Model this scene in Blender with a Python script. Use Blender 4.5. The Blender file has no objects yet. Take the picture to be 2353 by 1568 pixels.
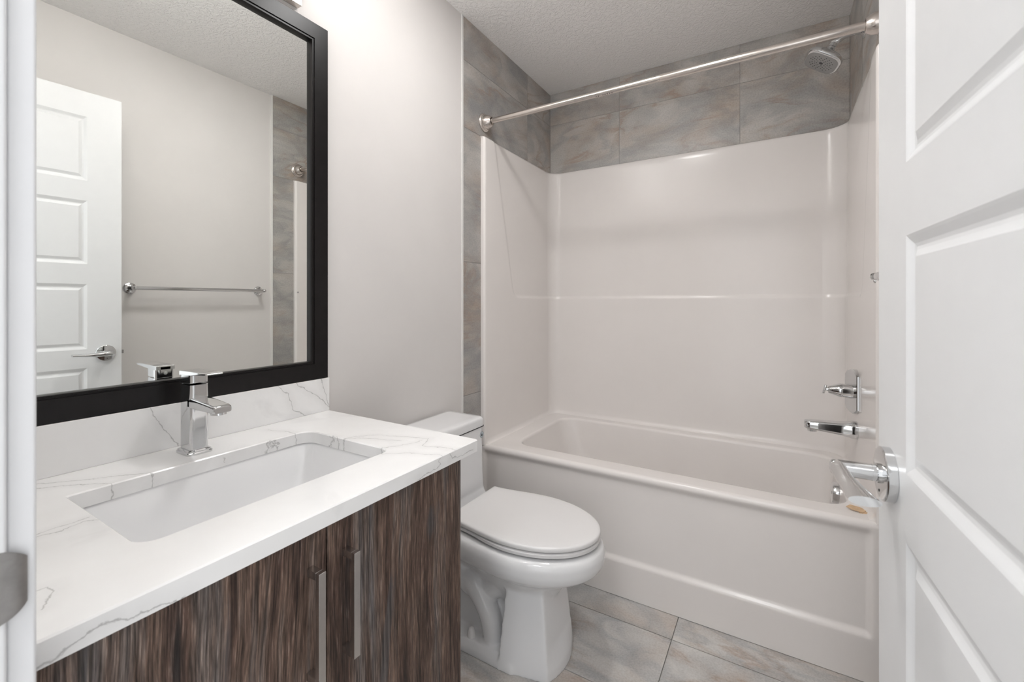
import bpy, bmesh, math, random
from mathutils import Vector, Matrix

# ------------------------------------------------------------------ camera, world, exposure
SC = bpy.context.scene
COL = SC.collection
H = 1.1695                                   # lens height above the floor
cam_d = bpy.data.cameras.new('camera')
cam = bpy.data.objects.new('camera', cam_d)
COL.objects.link(cam)
cam.location = (0.0, 0.0, H)
cam.rotation_euler = (math.radians(90), 0, math.radians(30.967))
cam_d.sensor_width = 36.0
cam_d.lens = 1009.8 / 2353 * 36.0
cam_d.shift_y = -89.0 / 2353
cam_d.clip_start = 0.02
cam_d.dof.use_dof = True
cam_d.dof.focus_distance = 1.7
cam_d.dof.aperture_fstop = 8.0
SC.camera = cam

SC.view_settings.view_transform = 'Standard'
SC.view_settings.look = 'None'
SC.view_settings.gamma = 1.0
SC.view_settings.use_curve_mapping = False
SC.view_settings.exposure = 0.12

world = bpy.data.worlds.new('hallway_fill')  # even fill light standing in for the unbuilt hallway
SC.world = world
world.use_nodes = True
wb = world.node_tree.nodes['Background']
wb.inputs[0].default_value = (0.97, 0.985, 1.0, 1)
wb.inputs[1].default_value = 1.45

LAMP_POWER = 4.0                            # strength of the three vanity shades
UPLIGHT_POWER = 150.0                           # glowing discs added on the shade tops to wash the ceiling
HALL_POWER = 10.0                            # unseen lamp added behind the camera to match the lighting

hall = bpy.data.lights.new('added_hallway_lamp', 'AREA')
hall.shape = 'DISK'
hall.size = 0.5
hall.energy = HALL_POWER
hall.color = (0.95, 0.97, 1.0)
hall_o = bpy.data.objects.new('added_hallway_lamp', hall)
COL.objects.link(hall_o)
hall_o.location = (-0.15, -0.85, 2.38)
hall_o.rotation_euler = (math.radians(25), 0, 0)

CEIL_POWER = 7.0                             # unseen ceiling lamp added to match the brightness, guessed from corner highlights
cl_d = bpy.data.lights.new('unseen_ceiling_lamp', 'AREA')
cl_d.shape = 'DISK'
cl_d.size = 0.19
cl_d.energy = CEIL_POWER
cl_d.color = (1.0, 0.99, 0.978)
cl_o = bpy.data.objects.new('unseen_ceiling_lamp', cl_d)
COL.objects.link(cl_o)
cl_o.location = (-0.555, 1.12, 2.44)

# ------------------------------------------------------------------ helpers
R = random.Random(7)
PI = math.pi


def finish(bm, name, mat, parent=None, origin=(0, 0, 0), smooth=35, bevel=0.0, seg=2):
    """link a bmesh as ONE mesh object whose origin lies at origin"""
    o3 = Vector(origin)
    bmesh.ops.remove_doubles(bm, verts=bm.verts, dist=1e-6)
    bmesh.ops.recalc_face_normals(bm, faces=bm.faces)
    bmesh.ops.translate(bm, verts=bm.verts, vec=-o3)
    me = bpy.data.meshes.new(name)
    bm.to_mesh(me)
    bm.free()
    if mat:
        me.materials.append(mat)
    ob = bpy.data.objects.new(name, me)
    COL.objects.link(ob)
    if smooth:
        for p in me.polygons:
            p.use_smooth = True
        me.set_sharp_from_angle(angle=math.radians(smooth))
    if bevel:
        m = ob.modifiers.new('bevel', 'BEVEL')
        m.width = bevel
        m.segments = seg
        m.limit_method = 'ANGLE'
        m.angle_limit = math.radians(40)
        m.harden_normals = True
    if parent is None:
        ob.location = o3
    else:
        ob.parent = parent
    return ob


def tag(o, label=None, cat=None, group=None, kind=None):
    if label: o['label'] = label
    if cat: o['category'] = cat
    if group: o['group'] = group
    if kind: o['kind'] = kind
    return o


def thing(name, loc, label, cat, group=None):
    o = bpy.data.objects.new(name, None)
    COL.objects.link(o)
    o.location = loc
    o.empty_display_size = 0.05
    return tag(o, label, cat, group)


def box(bm, x0, x1, y0, y1, z0, z1):
    v = [bm.verts.new(p) for p in ((x0, y0, z0), (x1, y0, z0), (x1, y1, z0), (x0, y1, z0),
                                   (x0, y0, z1), (x1, y0, z1), (x1, y1, z1), (x0, y1, z1))]
    for f in ((0, 3, 2, 1), (4, 5, 6, 7), (0, 1, 5, 4), (1, 2, 6, 5), (2, 3, 7, 6), (3, 0, 4, 7)):
        bm.faces.new([v[i] for i in f])


def loft(bm, loops, cap0=True, cap1=True, closed=True):
    """skin a list of equal-length point loops"""
    vl = [[bm.verts.new(p) for p in L] for L in loops]
    n = len(vl[0])
    for a, b in zip(vl[:-1], vl[1:]):
        for i in range(n if closed else n - 1):
            j = (i + 1) % n
            bm.faces.new((a[i], a[j], b[j], b[i]))
    if cap0: bm.faces.new(list(reversed(vl[0])))
    if cap1: bm.faces.new(vl[-1])
    return vl


def frame_of(d):
    d = Vector(d).normalized()
    u = d.cross(Vector((0, 0, 1)))
    if u.length < 1e-4: u = Vector((1, 0, 0))
    u.normalize()
    return d, u, u.cross(d)


def lathe(bm, base, axis, prof, n=40, cap0=True, cap1=True):
    """prof: list of (distance along the axis, radius)"""
    d, u, w = frame_of(axis)
    b = Vector(base)
    loops = []
    for t, r in prof:
        r = max(r, 1e-5)
        loops.append([b + d * t + (u * math.cos(2 * PI * k / n) + w * math.sin(2 * PI * k / n)) * r for k in range(n)])
    loft(bm, loops, cap0, cap1)


def tube(bm, pts, rad, n=20):
    pts = [Vector(p) for p in pts]
    rads = rad if isinstance(rad, (list, tuple)) else [rad] * len(pts)
    loops = []
    pu = None
    for i, p in enumerate(pts):
        d = (pts[min(i + 1, len(pts) - 1)] - pts[max(i - 1, 0)]).normalized()
        if pu is None:
            _, u, w = frame_of(d)
        else:
            u = (pu - d * pu.dot(d)).normalized()
            w = u.cross(d)
        pu = u
        loops.append([p + (u * math.cos(2 * PI * k / n) + w * math.sin(2 * PI * k / n)) * rads[i] for k in range(n)])
    loft(bm, loops)


def bez(p, n=16):
    """smooth catmull-rom path through points"""
    p = [Vector(q) for q in p]
    P = [p[0] * 2 - p[1]] + p + [p[-1] * 2 - p[-2]]
    out = []
    for i in range(1, len(P) - 2):
        for k in range(n):
            t = k / n
            a, b, c, d = P[i - 1], P[i], P[i + 1], P[i + 2]
            out.append(0.5 * ((2 * b) + (c - a) * t + (2 * a - 5 * b + 4 * c - d) * t * t + (3 * b - a - 3 * c + d) * t ** 3))
    out.append(p[-1])
    return out


def rrect(x0, x1, y0, y1, r, z, n=8, m=6):
    """rounded rectangle loop, counter-clockwise, constant vertex count"""
    out = []
    rs = r if isinstance(r, (list, tuple)) else [r] * 4          # corners: x1y1, x0y1, x0y0, x1y0
    cs = ((x1 - rs[0], y1 - rs[0], 0, rs[0]), (x0 + rs[1], y1 - rs[1], 90, rs[1]),
          (x0 + rs[2], y0 + rs[2], 180, rs[2]), (x1 - rs[3], y0 + rs[3], 270, rs[3]))
    for q in range(4):
        cx, cy, a0, rr = cs[q]
        arc = [(cx + rr * math.cos(math.radians(a0 + 90 * k / n)), cy + rr * math.sin(math.radians(a0 + 90 * k / n))) for k in range(n + 1)]
        nx, ny, na, nr = cs[(q + 1) % 4]
        nxt = (nx + nr * math.cos(math.radians(na)), ny + nr * math.sin(math.radians(na)))
        out += arc
        for k in range(1, m):
            t = k / m
            out.append((arc[-1][0] * (1 - t) + nxt[0] * t, arc[-1][1] * (1 - t) + nxt[1] * t))
    return [Vector((a, b, z)) for a, b in out]


def sstep(a, b, x):
    t = min(1.0, max(0.0, (x - a) / (b - a)))
    return t * t * (3 - 2 * t)


# ------------------------------------------------------------------ materials
def new_mat(name):
    m = bpy.data.materials.new(name)
    m.use_nodes = True
    nt = m.node_tree
    return m, nt, nt.nodes['Principled BSDF']


def N(nt, t, **kw):
    n = nt.nodes.new(t)
    for k, v in kw.items():
        if k == 'ins':
            for i, val in v.items(): n.inputs[i].default_value = val
        else:
            setattr(n, k, v)
    return n


def ramp(nt, fac, stops, interp='LINEAR'):
    r = nt.nodes.new('ShaderNodeValToRGB')
    r.color_ramp.interpolation = interp
    el = r.color_ramp.elements
    while len(el) < len(stops): el.new(0.5)
    for e, (p, c) in zip(el, stops):
        e.position = p
        e.color = c if len(c) == 4 else (*c, 1)
    nt.links.new(fac, r.inputs[0])
    return r.outputs[0]


def mix(nt, fac, a, b, mode='MIX'):
    n = nt.nodes.new('ShaderNodeMix')
    n.data_type = 'RGBA'
    n.blend_type = mode
    for s, v in ((0, fac), (6, a), (7, b)):
        if hasattr(v, 'links'): nt.links.new(v, n.inputs[s])
        elif isinstance(v, (int, float)): n.inputs[s].default_value = v
        else: n.inputs[s].default_value = (*v, 1)
    return n.outputs[2]


def math_n(nt, op, a, b=0.0, c=None):
    n = nt.nodes.new('ShaderNodeMath')
    n.operation = op
    for i, v in enumerate((a, b) if c is None else (a, b, c)):
        if hasattr(v, 'links'): nt.links.new(v, n.inputs[i])
        else: n.inputs[i].default_value = v
    return n.outputs[0]


def noise(nt, vec, scale, detail=4, rough=0.55, dist=0.0):
    n = N(nt, 'ShaderNodeTexNoise', ins={'Scale': scale, 'Detail': detail, 'Roughness': rough, 'Distortion': dist})
    nt.links.new(vec, n.inputs['Vector'])
    return n.outputs['Fac']


def mapping(nt, vec, scale=(1, 1, 1), rot=(0, 0, 0), loc=(0, 0, 0)):
    n = N(nt, 'ShaderNodeMapping')
    n.inputs['Scale'].default_value = scale
    n.inputs['Rotation'].default_value = rot
    n.inputs['Location'].default_value = loc
    nt.links.new(vec, n.inputs['Vector'])
    return n.outputs[0]


def bump(nt, p, height, strength, dist=0.01):
    b = N(nt, 'ShaderNodeBump', ins={'Strength': strength, 'Distance': dist})
    nt.links.new(height, b.inputs['Height'])
    nt.links.new(b.outputs[0], p.inputs['Normal'])


def simple(name, col, rough, metal=0.0, spec=0.5, var=0.03, coat=0.0, scale=25.0, bumpy=0.0):
    m, nt, p = new_mat(name)
    tc = N(nt, 'ShaderNodeTexCoord')
    f = noise(nt, tc.outputs['Object'], scale, 3)
    lo = tuple(max(0, c * (1 - var)) for c in col)
    hi = tuple(min(1, c * (1 + var)) for c in col)
    nt.links.new(ramp(nt, f, [(0.3, lo), (0.7, hi)]), p.inputs['Base Color'])
    p.inputs['Roughness'].default_value = rough
    p.inputs['Metallic'].default_value = metal
    p.inputs['Specular IOR Level'].default_value = spec
    p.inputs['Coat Weight'].default_value = coat
    if bumpy:
        bump(nt, p, noise(nt, tc.outputs['Object'], 300, 2), bumpy, 0.001)
    return m


M_WALL = simple('satin_wall_paint', (0.74, 0.715, 0.697), 0.55, spec=0.18, var=0.012, scale=6, bumpy=0.08)
M_WHITE = simple('white_trim_paint', (0.78, 0.785, 0.80), 0.33, var=0.008)
M_DOOR = simple('white_door_paint', (0.77, 0.775, 0.78), 0.36, var=0.008)
M_TRIMW = simple('white_tile_edge', (0.80, 0.79, 0.77), 0.3, var=0.01)
M_ACRYL = simple('bone_acrylic', (0.84, 0.802, 0.776), 0.19, spec=0.36, var=0.008, scale=5)
M_PORC = simple('white_porcelain', (0.80, 0.80, 0.805), 0.08, var=0.006, scale=8)
M_SINK = simple('lightened_sink_porcelain', (0.90, 0.90, 0.905), 0.1, var=0.005, scale=8)  # same porcelain as the toilet, lightened to make up for a dim basin
M_SEAT = simple('white_seat_plastic', (0.80, 0.79, 0.785), 0.22, var=0.006, scale=8)
M_CHROME = simple('chrome', (0.68, 0.685, 0.69), 0.06, metal=1.0, var=0.01)
M_NICKEL = simple('brushed_nickel', (0.66, 0.61, 0.57), 0.22, metal=1.0, var=0.03, scale=60)
M_PULL = simple('satin_nickel_pull', (0.62, 0.60, 0.585), 0.24, metal=1.0, var=0.03, scale=60)
M_BLACK = simple('black_frame_lacquer', (0.008, 0.007, 0.007), 0.34, spec=0.25, var=0.2, scale=30)
M_DARK = simple('dark_gaps_and_marks', (0.02, 0.02, 0.02), 0.6)  # colour for the lid gap's shade, the lever hole and the stamped marks
M_FACE = simple('spray_face_dark_reflection', (0.30, 0.30, 0.295), 0.3, metal=0.6, var=0.02)  # chrome face, its darker reflection put in as grey colour
M_NOZ = simple('grey_nozzle_rubber', (0.05, 0.05, 0.055), 0.5)
M_CARD = simple('tan_cardboard', (0.62, 0.44, 0.28), 0.85, var=0.12, scale=90)
M_GROUT = simple('grey_grout', (0.30, 0.29, 0.27), 0.9, var=0.08)
M_CARC = simple('dark_cabinet_carcass', (0.025, 0.02, 0.018), 0.6, var=0.15)
M_STICK = simple('white_sticker', (0.62, 0.68, 0.72), 0.4)
M_INK = simple('dark_ink', (0.012, 0.016, 0.022), 0.4)
M_RING = simple('grey_print', (0.30, 0.31, 0.32), 0.4)
M_STEEL = simple('dull_strike_steel', (0.36, 0.35, 0.34), 0.42, metal=1.0, var=0.12, scale=70)
M_TAPE = simple('white_thread_tape', (0.75, 0.75, 0.74), 0.6)

# ceiling: knock-down texture
M_CEIL, nt, p = new_mat('textured_ceiling_paint')
tc = N(nt, 'ShaderNodeTexCoord')
p.inputs['Base Color'].default_value = (0.93, 0.915, 0.90, 1)
p.inputs['Roughness'].default_value = 0.6
f1 = noise(nt, tc.outputs['Object'], 66, 3, 0.55, 0.8)
f2 = noise(nt, tc.outputs['Object'], 34, 2, 0.5, 0.3)
hgt = math_n(nt, 'ADD', math_n(nt, 'MULTIPLY', ramp(nt, f1, [(0.42, (0, 0, 0)), (0.58, (1, 1, 1))]), 1.0), math_n(nt, 'MULTIPLY', f2, 0.7))
bump(nt, p, hgt, 0.55, 0.004)

# mirror glass
M_MIRR, nt, p = new_mat('mirror_glass')
p.inputs['Base Color'].default_value = (0.90, 0.915, 0.895, 1)
p.inputs['Metallic'].default_value = 1.0
p.inputs['Roughness'].default_value = 0.0

# frosted lit shade
M_SHADE, nt, p = new_mat('lit_frosted_shade')
p.inputs['Base Color'].default_value = (0.9, 0.9, 0.88, 1)
p.inputs['Emission Color'].default_value = (1.0, 0.992, 0.982, 1)
p.inputs['Emission Strength'].default_value = LAMP_POWER
M_UPLIGHT, nt, p = new_mat('lit_uplight_disc')
p.inputs['Emission Color'].default_value = (1.0, 0.992, 0.982, 1)
p.inputs['Emission Strength'].default_value = UPLIGHT_POWER


def tile_mat(name, base, dark, warm, rough, veinscale=1.0):
    m, nt, p = new_mat(name)
    uv = N(nt, 'ShaderNodeUVMap')
    v = uv.outputs[0]
    rot = mapping(nt, v, (1.0, 1.9, 1.0), (0, 0, math.radians(-38)))
    cloud = noise(nt, rot, 2.6 * veinscale, 6, 0.55, 0.5)
    col = ramp(nt, cloud, [(0.30, dark), (0.48, base), (0.70, tuple(min(1, c * 1.16) for c in base))])
    # soft warm patches and narrow rusty streaks that follow the same drift
    warmth = ramp(nt, noise(nt, mapping(nt, v, (1, 1.5, 1), (0, 0, math.radians(-50)), (5, 9, 0)), 3.0, 4, 0.6, 0.6), [(0.48, (0, 0, 0)), (0.68, (1, 1, 1))])
    col = mix(nt, math_n(nt, 'MULTIPLY', warmth, 0.50), col, warm)
    rot2 = mapping(nt, v, (0.8, 2.4, 1.0), (0, 0, math.radians(-40)), (3.1, 1.7, 0))
    st = noise(nt, rot2, 2.2 * veinscale, 5, 0.55, 1.0)
    stm = ramp(nt, st, [(0.455, (0, 0, 0)), (0.495, (1, 1, 1)), (0.515, (0.35, 0.35, 0.35)), (0.57, (0, 0, 0))])
    big = ramp(nt, noise(nt, v, 2.4, 2), [(0.44, (0, 0, 0)), (0.58, (1, 1, 1))])
    k = math_n(nt, 'MULTIPLY', math_n(nt, 'MULTIPLY', stm, big), 0.66)
    col = mix(nt, k, col, tuple(c * f for c, f in zip(warm, (0.92, 0.86, 0.82))))
    st2 = noise(nt, mapping(nt, v, (0.9, 1.8, 1.0), (0, 0, math.radians(-30)), (8, 2, 0)), 2.4 * veinscale, 5, 0.55, 0.8)
    k2 = math_n(nt, 'MULTIPLY', ramp(nt, st2, [(0.44, (0, 0, 0)), (0.50, (1, 1, 1)), (0.60, (0, 0, 0))]), 0.38)
    col = mix(nt, k2, col, tuple(c * f for c, f in zip(dark, (0.72, 0.76, 0.80))))
    # mineral speckle
    sp = noise(nt, v, 150, 4, 0.7)
    col = mix(nt, 0.30, col, ramp(nt, sp, [(0.30, (0.12, 0.12, 0.12)), (0.55, (0.5, 0.5, 0.5)), (0.8, (0.66, 0.66, 0.66))]), 'OVERLAY')
    pits = ramp(nt, noise(nt, v, 55, 3, 0.65), [(0.70, (0, 0, 0)), (0.76, (1, 1, 1))])
    col = mix(nt, math_n(nt, 'MULTIPLY', pits, 0.35), col, tuple(c * 0.4 for c in dark))
    nt.links.new(col, p.inputs['Base Color'])
    p.inputs['Roughness'].default_value = rough
    bump(nt, p, sp, 0.05, 0.001)
    return m


M_TILE = tile_mat('grey_stone_wall_tile', (0.46, 0.44, 0.415), (0.30, 0.295, 0.29), (0.36, 0.27, 0.20), 0.38)
M_FTILE = tile_mat('grey_stone_floor_tile', (0.57, 0.553, 0.53), (0.38, 0.385, 0.39), (0.43, 0.33, 0.255), 0.42)


# quartz: veins are distances to a few poly-lines, broken up by noise
def seg_group():
    g = bpy.data.node_groups.new('segment_distance', 'ShaderNodeTree')
    for nm in ('P', 'A', 'B'):
        g.interface.new_socket(nm, in_out='INPUT', socket_type='NodeSocketVector')
    g.interface.new_socket('D', in_out='OUTPUT', socket_type='NodeSocketFloat')
    gi = g.nodes.new('NodeGroupInput')
    go = g.nodes.new('NodeGroupOutput')

    def vm(op, a, b):
        n = g.nodes.new('ShaderNodeVectorMath')
        n.operation = op
        g.links.new(a, n.inputs[0])
        if b is not None: g.links.new(b, n.inputs[1] if op != 'SCALE' else n.inputs[3])
        return n
    pa = vm('SUBTRACT', gi.outputs['P'], gi.outputs['A']).outputs[0]
    ba = vm('SUBTRACT', gi.outputs['B'], gi.outputs['A']).outputs[0]
    d1 = vm('DOT_PRODUCT', pa, ba).outputs[1]
    d2 = vm('DOT_PRODUCT', ba, ba).outputs[1]
    t = g.nodes.new('ShaderNodeMath'); t.operation = 'DIVIDE'; t.use_clamp = True
    g.links.new(d1, t.inputs[0]); g.links.new(d2, t.inputs[1])
    s = vm('SCALE', ba, t.outputs[0]).outputs[0]
    r = vm('SUBTRACT', pa, s).outputs[0]
    ln = g.nodes.new('ShaderNodeVectorMath'); ln.operation = 'LENGTH'
    g.links.new(r, ln.inputs[0])
    g.links.new(ln.outputs[1], go.inputs[0])
    return g


SEG = seg_group()


def quartz(name, lines, swz):
    """lines in world coordinates; swz drops the axis across the face"""
    m, nt, p = new_mat(name)
    geo = N(nt, 'ShaderNodeNewGeometry')
    pos = geo.outputs['Position']
    flat = nt.nodes.new('ShaderNodeVectorMath'); flat.operation = 'MULTIPLY'
    nt.links.new(pos, flat.inputs[0]); flat.inputs[1].default_value = swz
    nz = N(nt, 'ShaderNodeTexNoise', ins={'Scale': 55.0, 'Detail': 4.0, 'Roughness': 0.6})
    nt.links.new(pos, nz.inputs['Vector'])
    ofs = nt.nodes.new('ShaderNodeVectorMath'); ofs.operation = 'MULTIPLY_ADD'
    nt.links.new(nz.outputs['Color'], ofs.inputs[0])
    ofs.inputs[1].default_value = tuple(0.016 * s for s in swz)
    ofs.inputs[2].default_value = tuple(-0.008 * s for s in swz)
    jig = nt.nodes.new('ShaderNodeVectorMath'); jig.operation = 'ADD'
    nt.links.new(flat.outputs[0], jig.inputs[0]); nt.links.new(ofs.outputs[0], jig.inputs[1])
    dmin = None
    for L in lines:
        for a, b in zip(L[:-1], L[1:]):
            g = nt.nodes.new('ShaderNodeGroup'); g.node_tree = SEG
            nt.links.new(jig.outputs[0], g.inputs[0])
            g.inputs[1].default_value = a
            g.inputs[2].default_value = b
            dmin = g.outputs[0] if dmin is None else math_n(nt, 'MINIMUM', dmin, g.outputs[0])
    w = noise(nt, pos, 24, 3)
    width = math_n(nt, 'MULTIPLY_ADD', w, 0.0036, -0.0004)
    core = math_n(nt, 'SUBTRACT', 1.0, math_n(nt, 'DIVIDE', dmin, width))
    n = nt.nodes.new('ShaderNodeClamp'); nt.links.new(core, n.inputs[0])
    halo = ramp(nt, dmin, [(0.0, (1, 1, 1)), (0.02, (0, 0, 0))])
    base = ramp(nt, noise(nt, pos, 9, 4), [(0.3, (0.88, 0.875, 0.868)), (0.7, (0.915, 0.912, 0.908))])
    soft = ramp(nt, noise(nt, pos, 5.5, 5, 0.55, 1.0), [(0.56, (0, 0, 0)), (0.66, (1, 1, 1))])
    base = mix(nt, math_n(nt, 'MULTIPLY', soft, 0.22), base, (0.66, 0.655, 0.65))
    c = mix(nt, math_n(nt, 'MULTIPLY', halo, 0.20), base, (0.62, 0.615, 0.61))
    c = mix(nt, math_n(nt, 'MULTIPLY', n.outputs[0], 0.72), c, (0.33, 0.325, 0.32))
    nt.links.new(c, p.inputs['Base Color'])
    p.inputs['Roughness'].default_value = 0.2
    return m


def xy(*pts): return [(a, b, 0.0) for a, b in pts]
def yz(*pts): return [(0.0, a, b) for a, b in pts]


TOP_VEINS = [xy((-0.729, 0.784), (-0.733, 0.797)),
             xy((-0.729, 0.815), (-0.716, 0.802), (-0.703, 0.768), (-0.69, 0.765), (-0.661, 0.78), (-0.618, 0.784)),
             xy((-0.743, 0.679), (-0.694, 0.715), (-0.654, 0.727), (-0.64, 0.737), (-0.616, 0.741)),
             xy((-0.904, 0.698), (-0.892, 0.734), (-0.857, 0.77), (-0.797, 0.791), (-0.729, 0.815)),
             xy((-0.903, 0.703), (-0.867, 0.736), (-0.815, 0.752), (-0.772, 0.766)),
             xy((-0.771, 0.705), (-0.747, 0.742), (-0.729, 0.784)),
             xy((-1.134, 0.652), (-1.079, 0.671), (-1.040, 0.673)),
             xy((-1.18, 0.215), (-1.134, 0.268), (-1.099, 0.305), (-1.08, 0.334), (-1.04, 0.376)),
             xy((-1.14, 0.225), (-1.11, 0.262), (-1.075, 0.292), (-1.04, 0.315)),
             xy((-0.900, 0.160), (-0.898, 0.191), (-0.89, 0.21), (-0.896, 0.226), (-0.901, 0.237), (-0.887, 0.251)),
             xy((-0.91, 0.17), (-0.909, 0.215), (-0.91, 0.247)),
             xy((-0.739, 0.140), (-0.728, 0.162), (-0.712, 0.16), (-0.689, 0.149), (-0.682, 0.144)),
             xy((-1.04, 0.50), (-1.028, 0.56), (-1.045, 0.61), (-1.030, 0.66)),
             xy((-0.98, 0.70), (-0.93, 0.71), (-0.90, 0.695))]
EDGE_VEINS = [yz((0.128, 0.810), (0.143, 0.8125), (0.154, 0.819), (0.174, 0.824), (0.198, 0.817), (0.226, 0.813), (0.26, 0.808)),
              yz((0.74, 0.84), (0.728, 0.828), (0.733, 0.82), (0.721, 0.816), (0.66, 0.812)),
              yz((0.76, 0.84), (0.772, 0.82), (0.80, 0.817), (0.85, 0.818))]
SPLASH_VEINS = [yz((0.419, 0.939), (0.427, 0.916), (0.45, 0.877), (0.474, 0.836)),
                yz((0.705, 0.939), (0.738, 0.91), (0.749, 0.882), (0.756, 0.86), (0.798, 0.836)),
                yz((0.76, 0.939), (0.802, 0.907), (0.838, 0.883), (0.874, 0.848)),
                yz((0.845, 0.939), (0.856, 0.893), (0.876, 0.846))]
M_QTOP = quartz('white_veined_quartz_top', TOP_VEINS, (1, 1, 0))
M_QEDGE = quartz('white_veined_quartz_edge', EDGE_VEINS, (0, 1, 1))
M_QSPL = quartz('white_veined_quartz_splash', SPLASH_VEINS, (0, 1, 1))


def wood_mat(name, seed):
    m, nt, p = new_mat(name)
    tc = N(nt, 'ShaderNodeTexCoord')
    v0 = mapping(nt, tc.outputs['Object'], (1, 1, 1), (0, 0, 0), (seed * 3.7, seed * 1.3, seed * 2.1))
    # slow sideways drift so the grain lines wander
    nz = N(nt, 'ShaderNodeTexNoise', ins={'Scale': 3.2, 'Detail': 3.0})
    nt.links.new(mapping(nt, v0, (1, 1.0, 0.55)), nz.inputs['Vector'])
    of = nt.nodes.new('ShaderNodeVectorMath'); of.operation = 'MULTIPLY_ADD'
    nt.links.new(nz.outputs['Color'], of.inputs[0]); of.inputs[1].default_value = (0, 0.05, 0); of.inputs[2].default_value = (0, -0.025, 0)
    ad = nt.nodes.new('ShaderNodeVectorMath'); ad.operation = 'ADD'
    nt.links.new(v0, ad.inputs[0]); nt.links.new(of.outputs[0], ad.inputs[1])
    v = ad.outputs[0]
    broad = noise(nt, mapping(nt, v, (1, 12, 0.8)), 2.2, 4, 0.6)
    mid = noise(nt, mapping(nt, v, (1, 120, 4.0)), 1.6, 5, 0.66)
    fine = noise(nt, mapping(nt, v, (1, 330, 14)), 1.5, 3, 0.65)
    col = ramp(nt, broad, [(0.30, (0.026, 0.021, 0.020)), (0.42, (0.078, 0.048, 0.037)), (0.52, (0.130, 0.088, 0.068)), (0.62, (0.128, 0.106, 0.096)), (0.74, (0.115, 0.113, 0.120))])
    g1 = ramp(nt, mid, [(0.33, (0.10, 0.09, 0.09)), (0.48, (0.44, 0.42, 0.41)), (0.62, (0.78, 0.76, 0.74))])
    col = mix(nt, 0.85, col, g1, 'OVERLAY')
    g2 = ramp(nt, fine, [(0.36, (0.16, 0.15, 0.14)), (0.52, (0.48, 0.48, 0.48)), (0.68, (0.86, 0.85, 0.84))])
    col = mix(nt, 0.9, col, g2, 'OVERLAY')
    # pale limed pores
    pale = ramp(nt, fine, [(0.60, (0, 0, 0)), (0.70, (1, 1, 1))])
    pm = math_n(nt, 'MULTIPLY', math_n(nt, 'MULTIPLY', pale, ramp(nt, mid, [(0.45, (0, 0, 0)), (0.6, (1, 1, 1))])), 0.6)
    col = mix(nt, pm, col, (0.36, 0.31, 0.27))
    # grey weathered flames and small knots
    kn = noise(nt, mapping(nt, v, (1, 11, 1.5)), 1.7, 2, 0.5, 0.8)
    km = math_n(nt, 'MULTIPLY', ramp(nt, kn, [(0.63, (0, 0, 0)), (0.70, (1, 1, 1))]), 0.6)
    col = mix(nt, km, col, ramp(nt, mid, [(0.35, (0.03, 0.03, 0.032)), (0.6, (0.13, 0.13, 0.135))]))
    nt.links.new(col, p.inputs['Base Color'])
    p.inputs['Roughness'].default_value = 0.5
    p.inputs['Specular IOR Level'].default_value = 0.35
    bump(nt, p, math_n(nt, 'ADD', mid, fine), 0.25, 0.002)
    return m


M_WOOD1 = wood_mat('weathered_wood_laminate', 1.0)
M_WOOD2 = wood_mat('weathered_wood_laminate', 4.3)

# ------------------------------------------------------------------ the room shell
XL, XR, YB, ZC = -1.20, 0.285, 2.4618, 2.455      # tile planes and ceiling
YT = 1.575                                         # where the wall tile starts
YF0, YF1 = -0.022, 0.098                           # front wall (with the doorway)
JX0, JX1 = -0.55, 0.178                            # doorway


def slab(name, mat, parent=None, *b):
    bm = bmesh.new()
    box(bm, *b)
    return finish(bm, name, mat, parent, smooth=0)


bm = bmesh.new(); box(bm, XL - 0.2, XR + 0.2, -1.6, YB + 0.15, -0.06, -0.004)
floor = tag(finish(bm, 'floor', M_GROUT, smooth=0), kind='structure')
bm = bmesh.new(); box(bm, XL - 0.2, XR + 0.2, YF0, YB + 0.15, ZC, ZC + 0.06)
tag(finish(bm, 'ceiling', M_CEIL, smooth=0), kind='structure')
bm = bmesh.new(); box(bm, XL - 0.12, XL - 0.002, YF0, YB + 0.12, -0.004, ZC)
wall_left = tag(finish(bm, 'wall_left', M_WALL, smooth=0), kind='structure')
bm = bmesh.new(); box(bm, XR + 0.008, XR + 0.12, YF0, YB + 0.12, -0.004, ZC)
wall_right = tag(finish(bm, 'wall_right', M_WALL, smooth=0), kind='structure')
bm = bmesh.new(); box(bm, XL - 0.12, XR + 0.12, YB + 0.006, YB + 0.12, -0.004, ZC)
wall_back = tag(finish(bm, 'wall_back', M_WALL, smooth=0), kind='structure')
bm = bmesh.new()
box(bm, XL - 0.002, JX0 - 0.0182, YF0, YF1, -0.004, ZC)
box(bm, JX1 + 0.0182, XR + 0.008, YF0, YF1, -0.004, ZC)
box(bm, JX0 - 0.0182, JX1 + 0.0182, YF0, YF1, 2.0932, ZC)
tag(finish(bm, 'wall_front', M_WALL, smooth=0), kind='structure')


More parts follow.
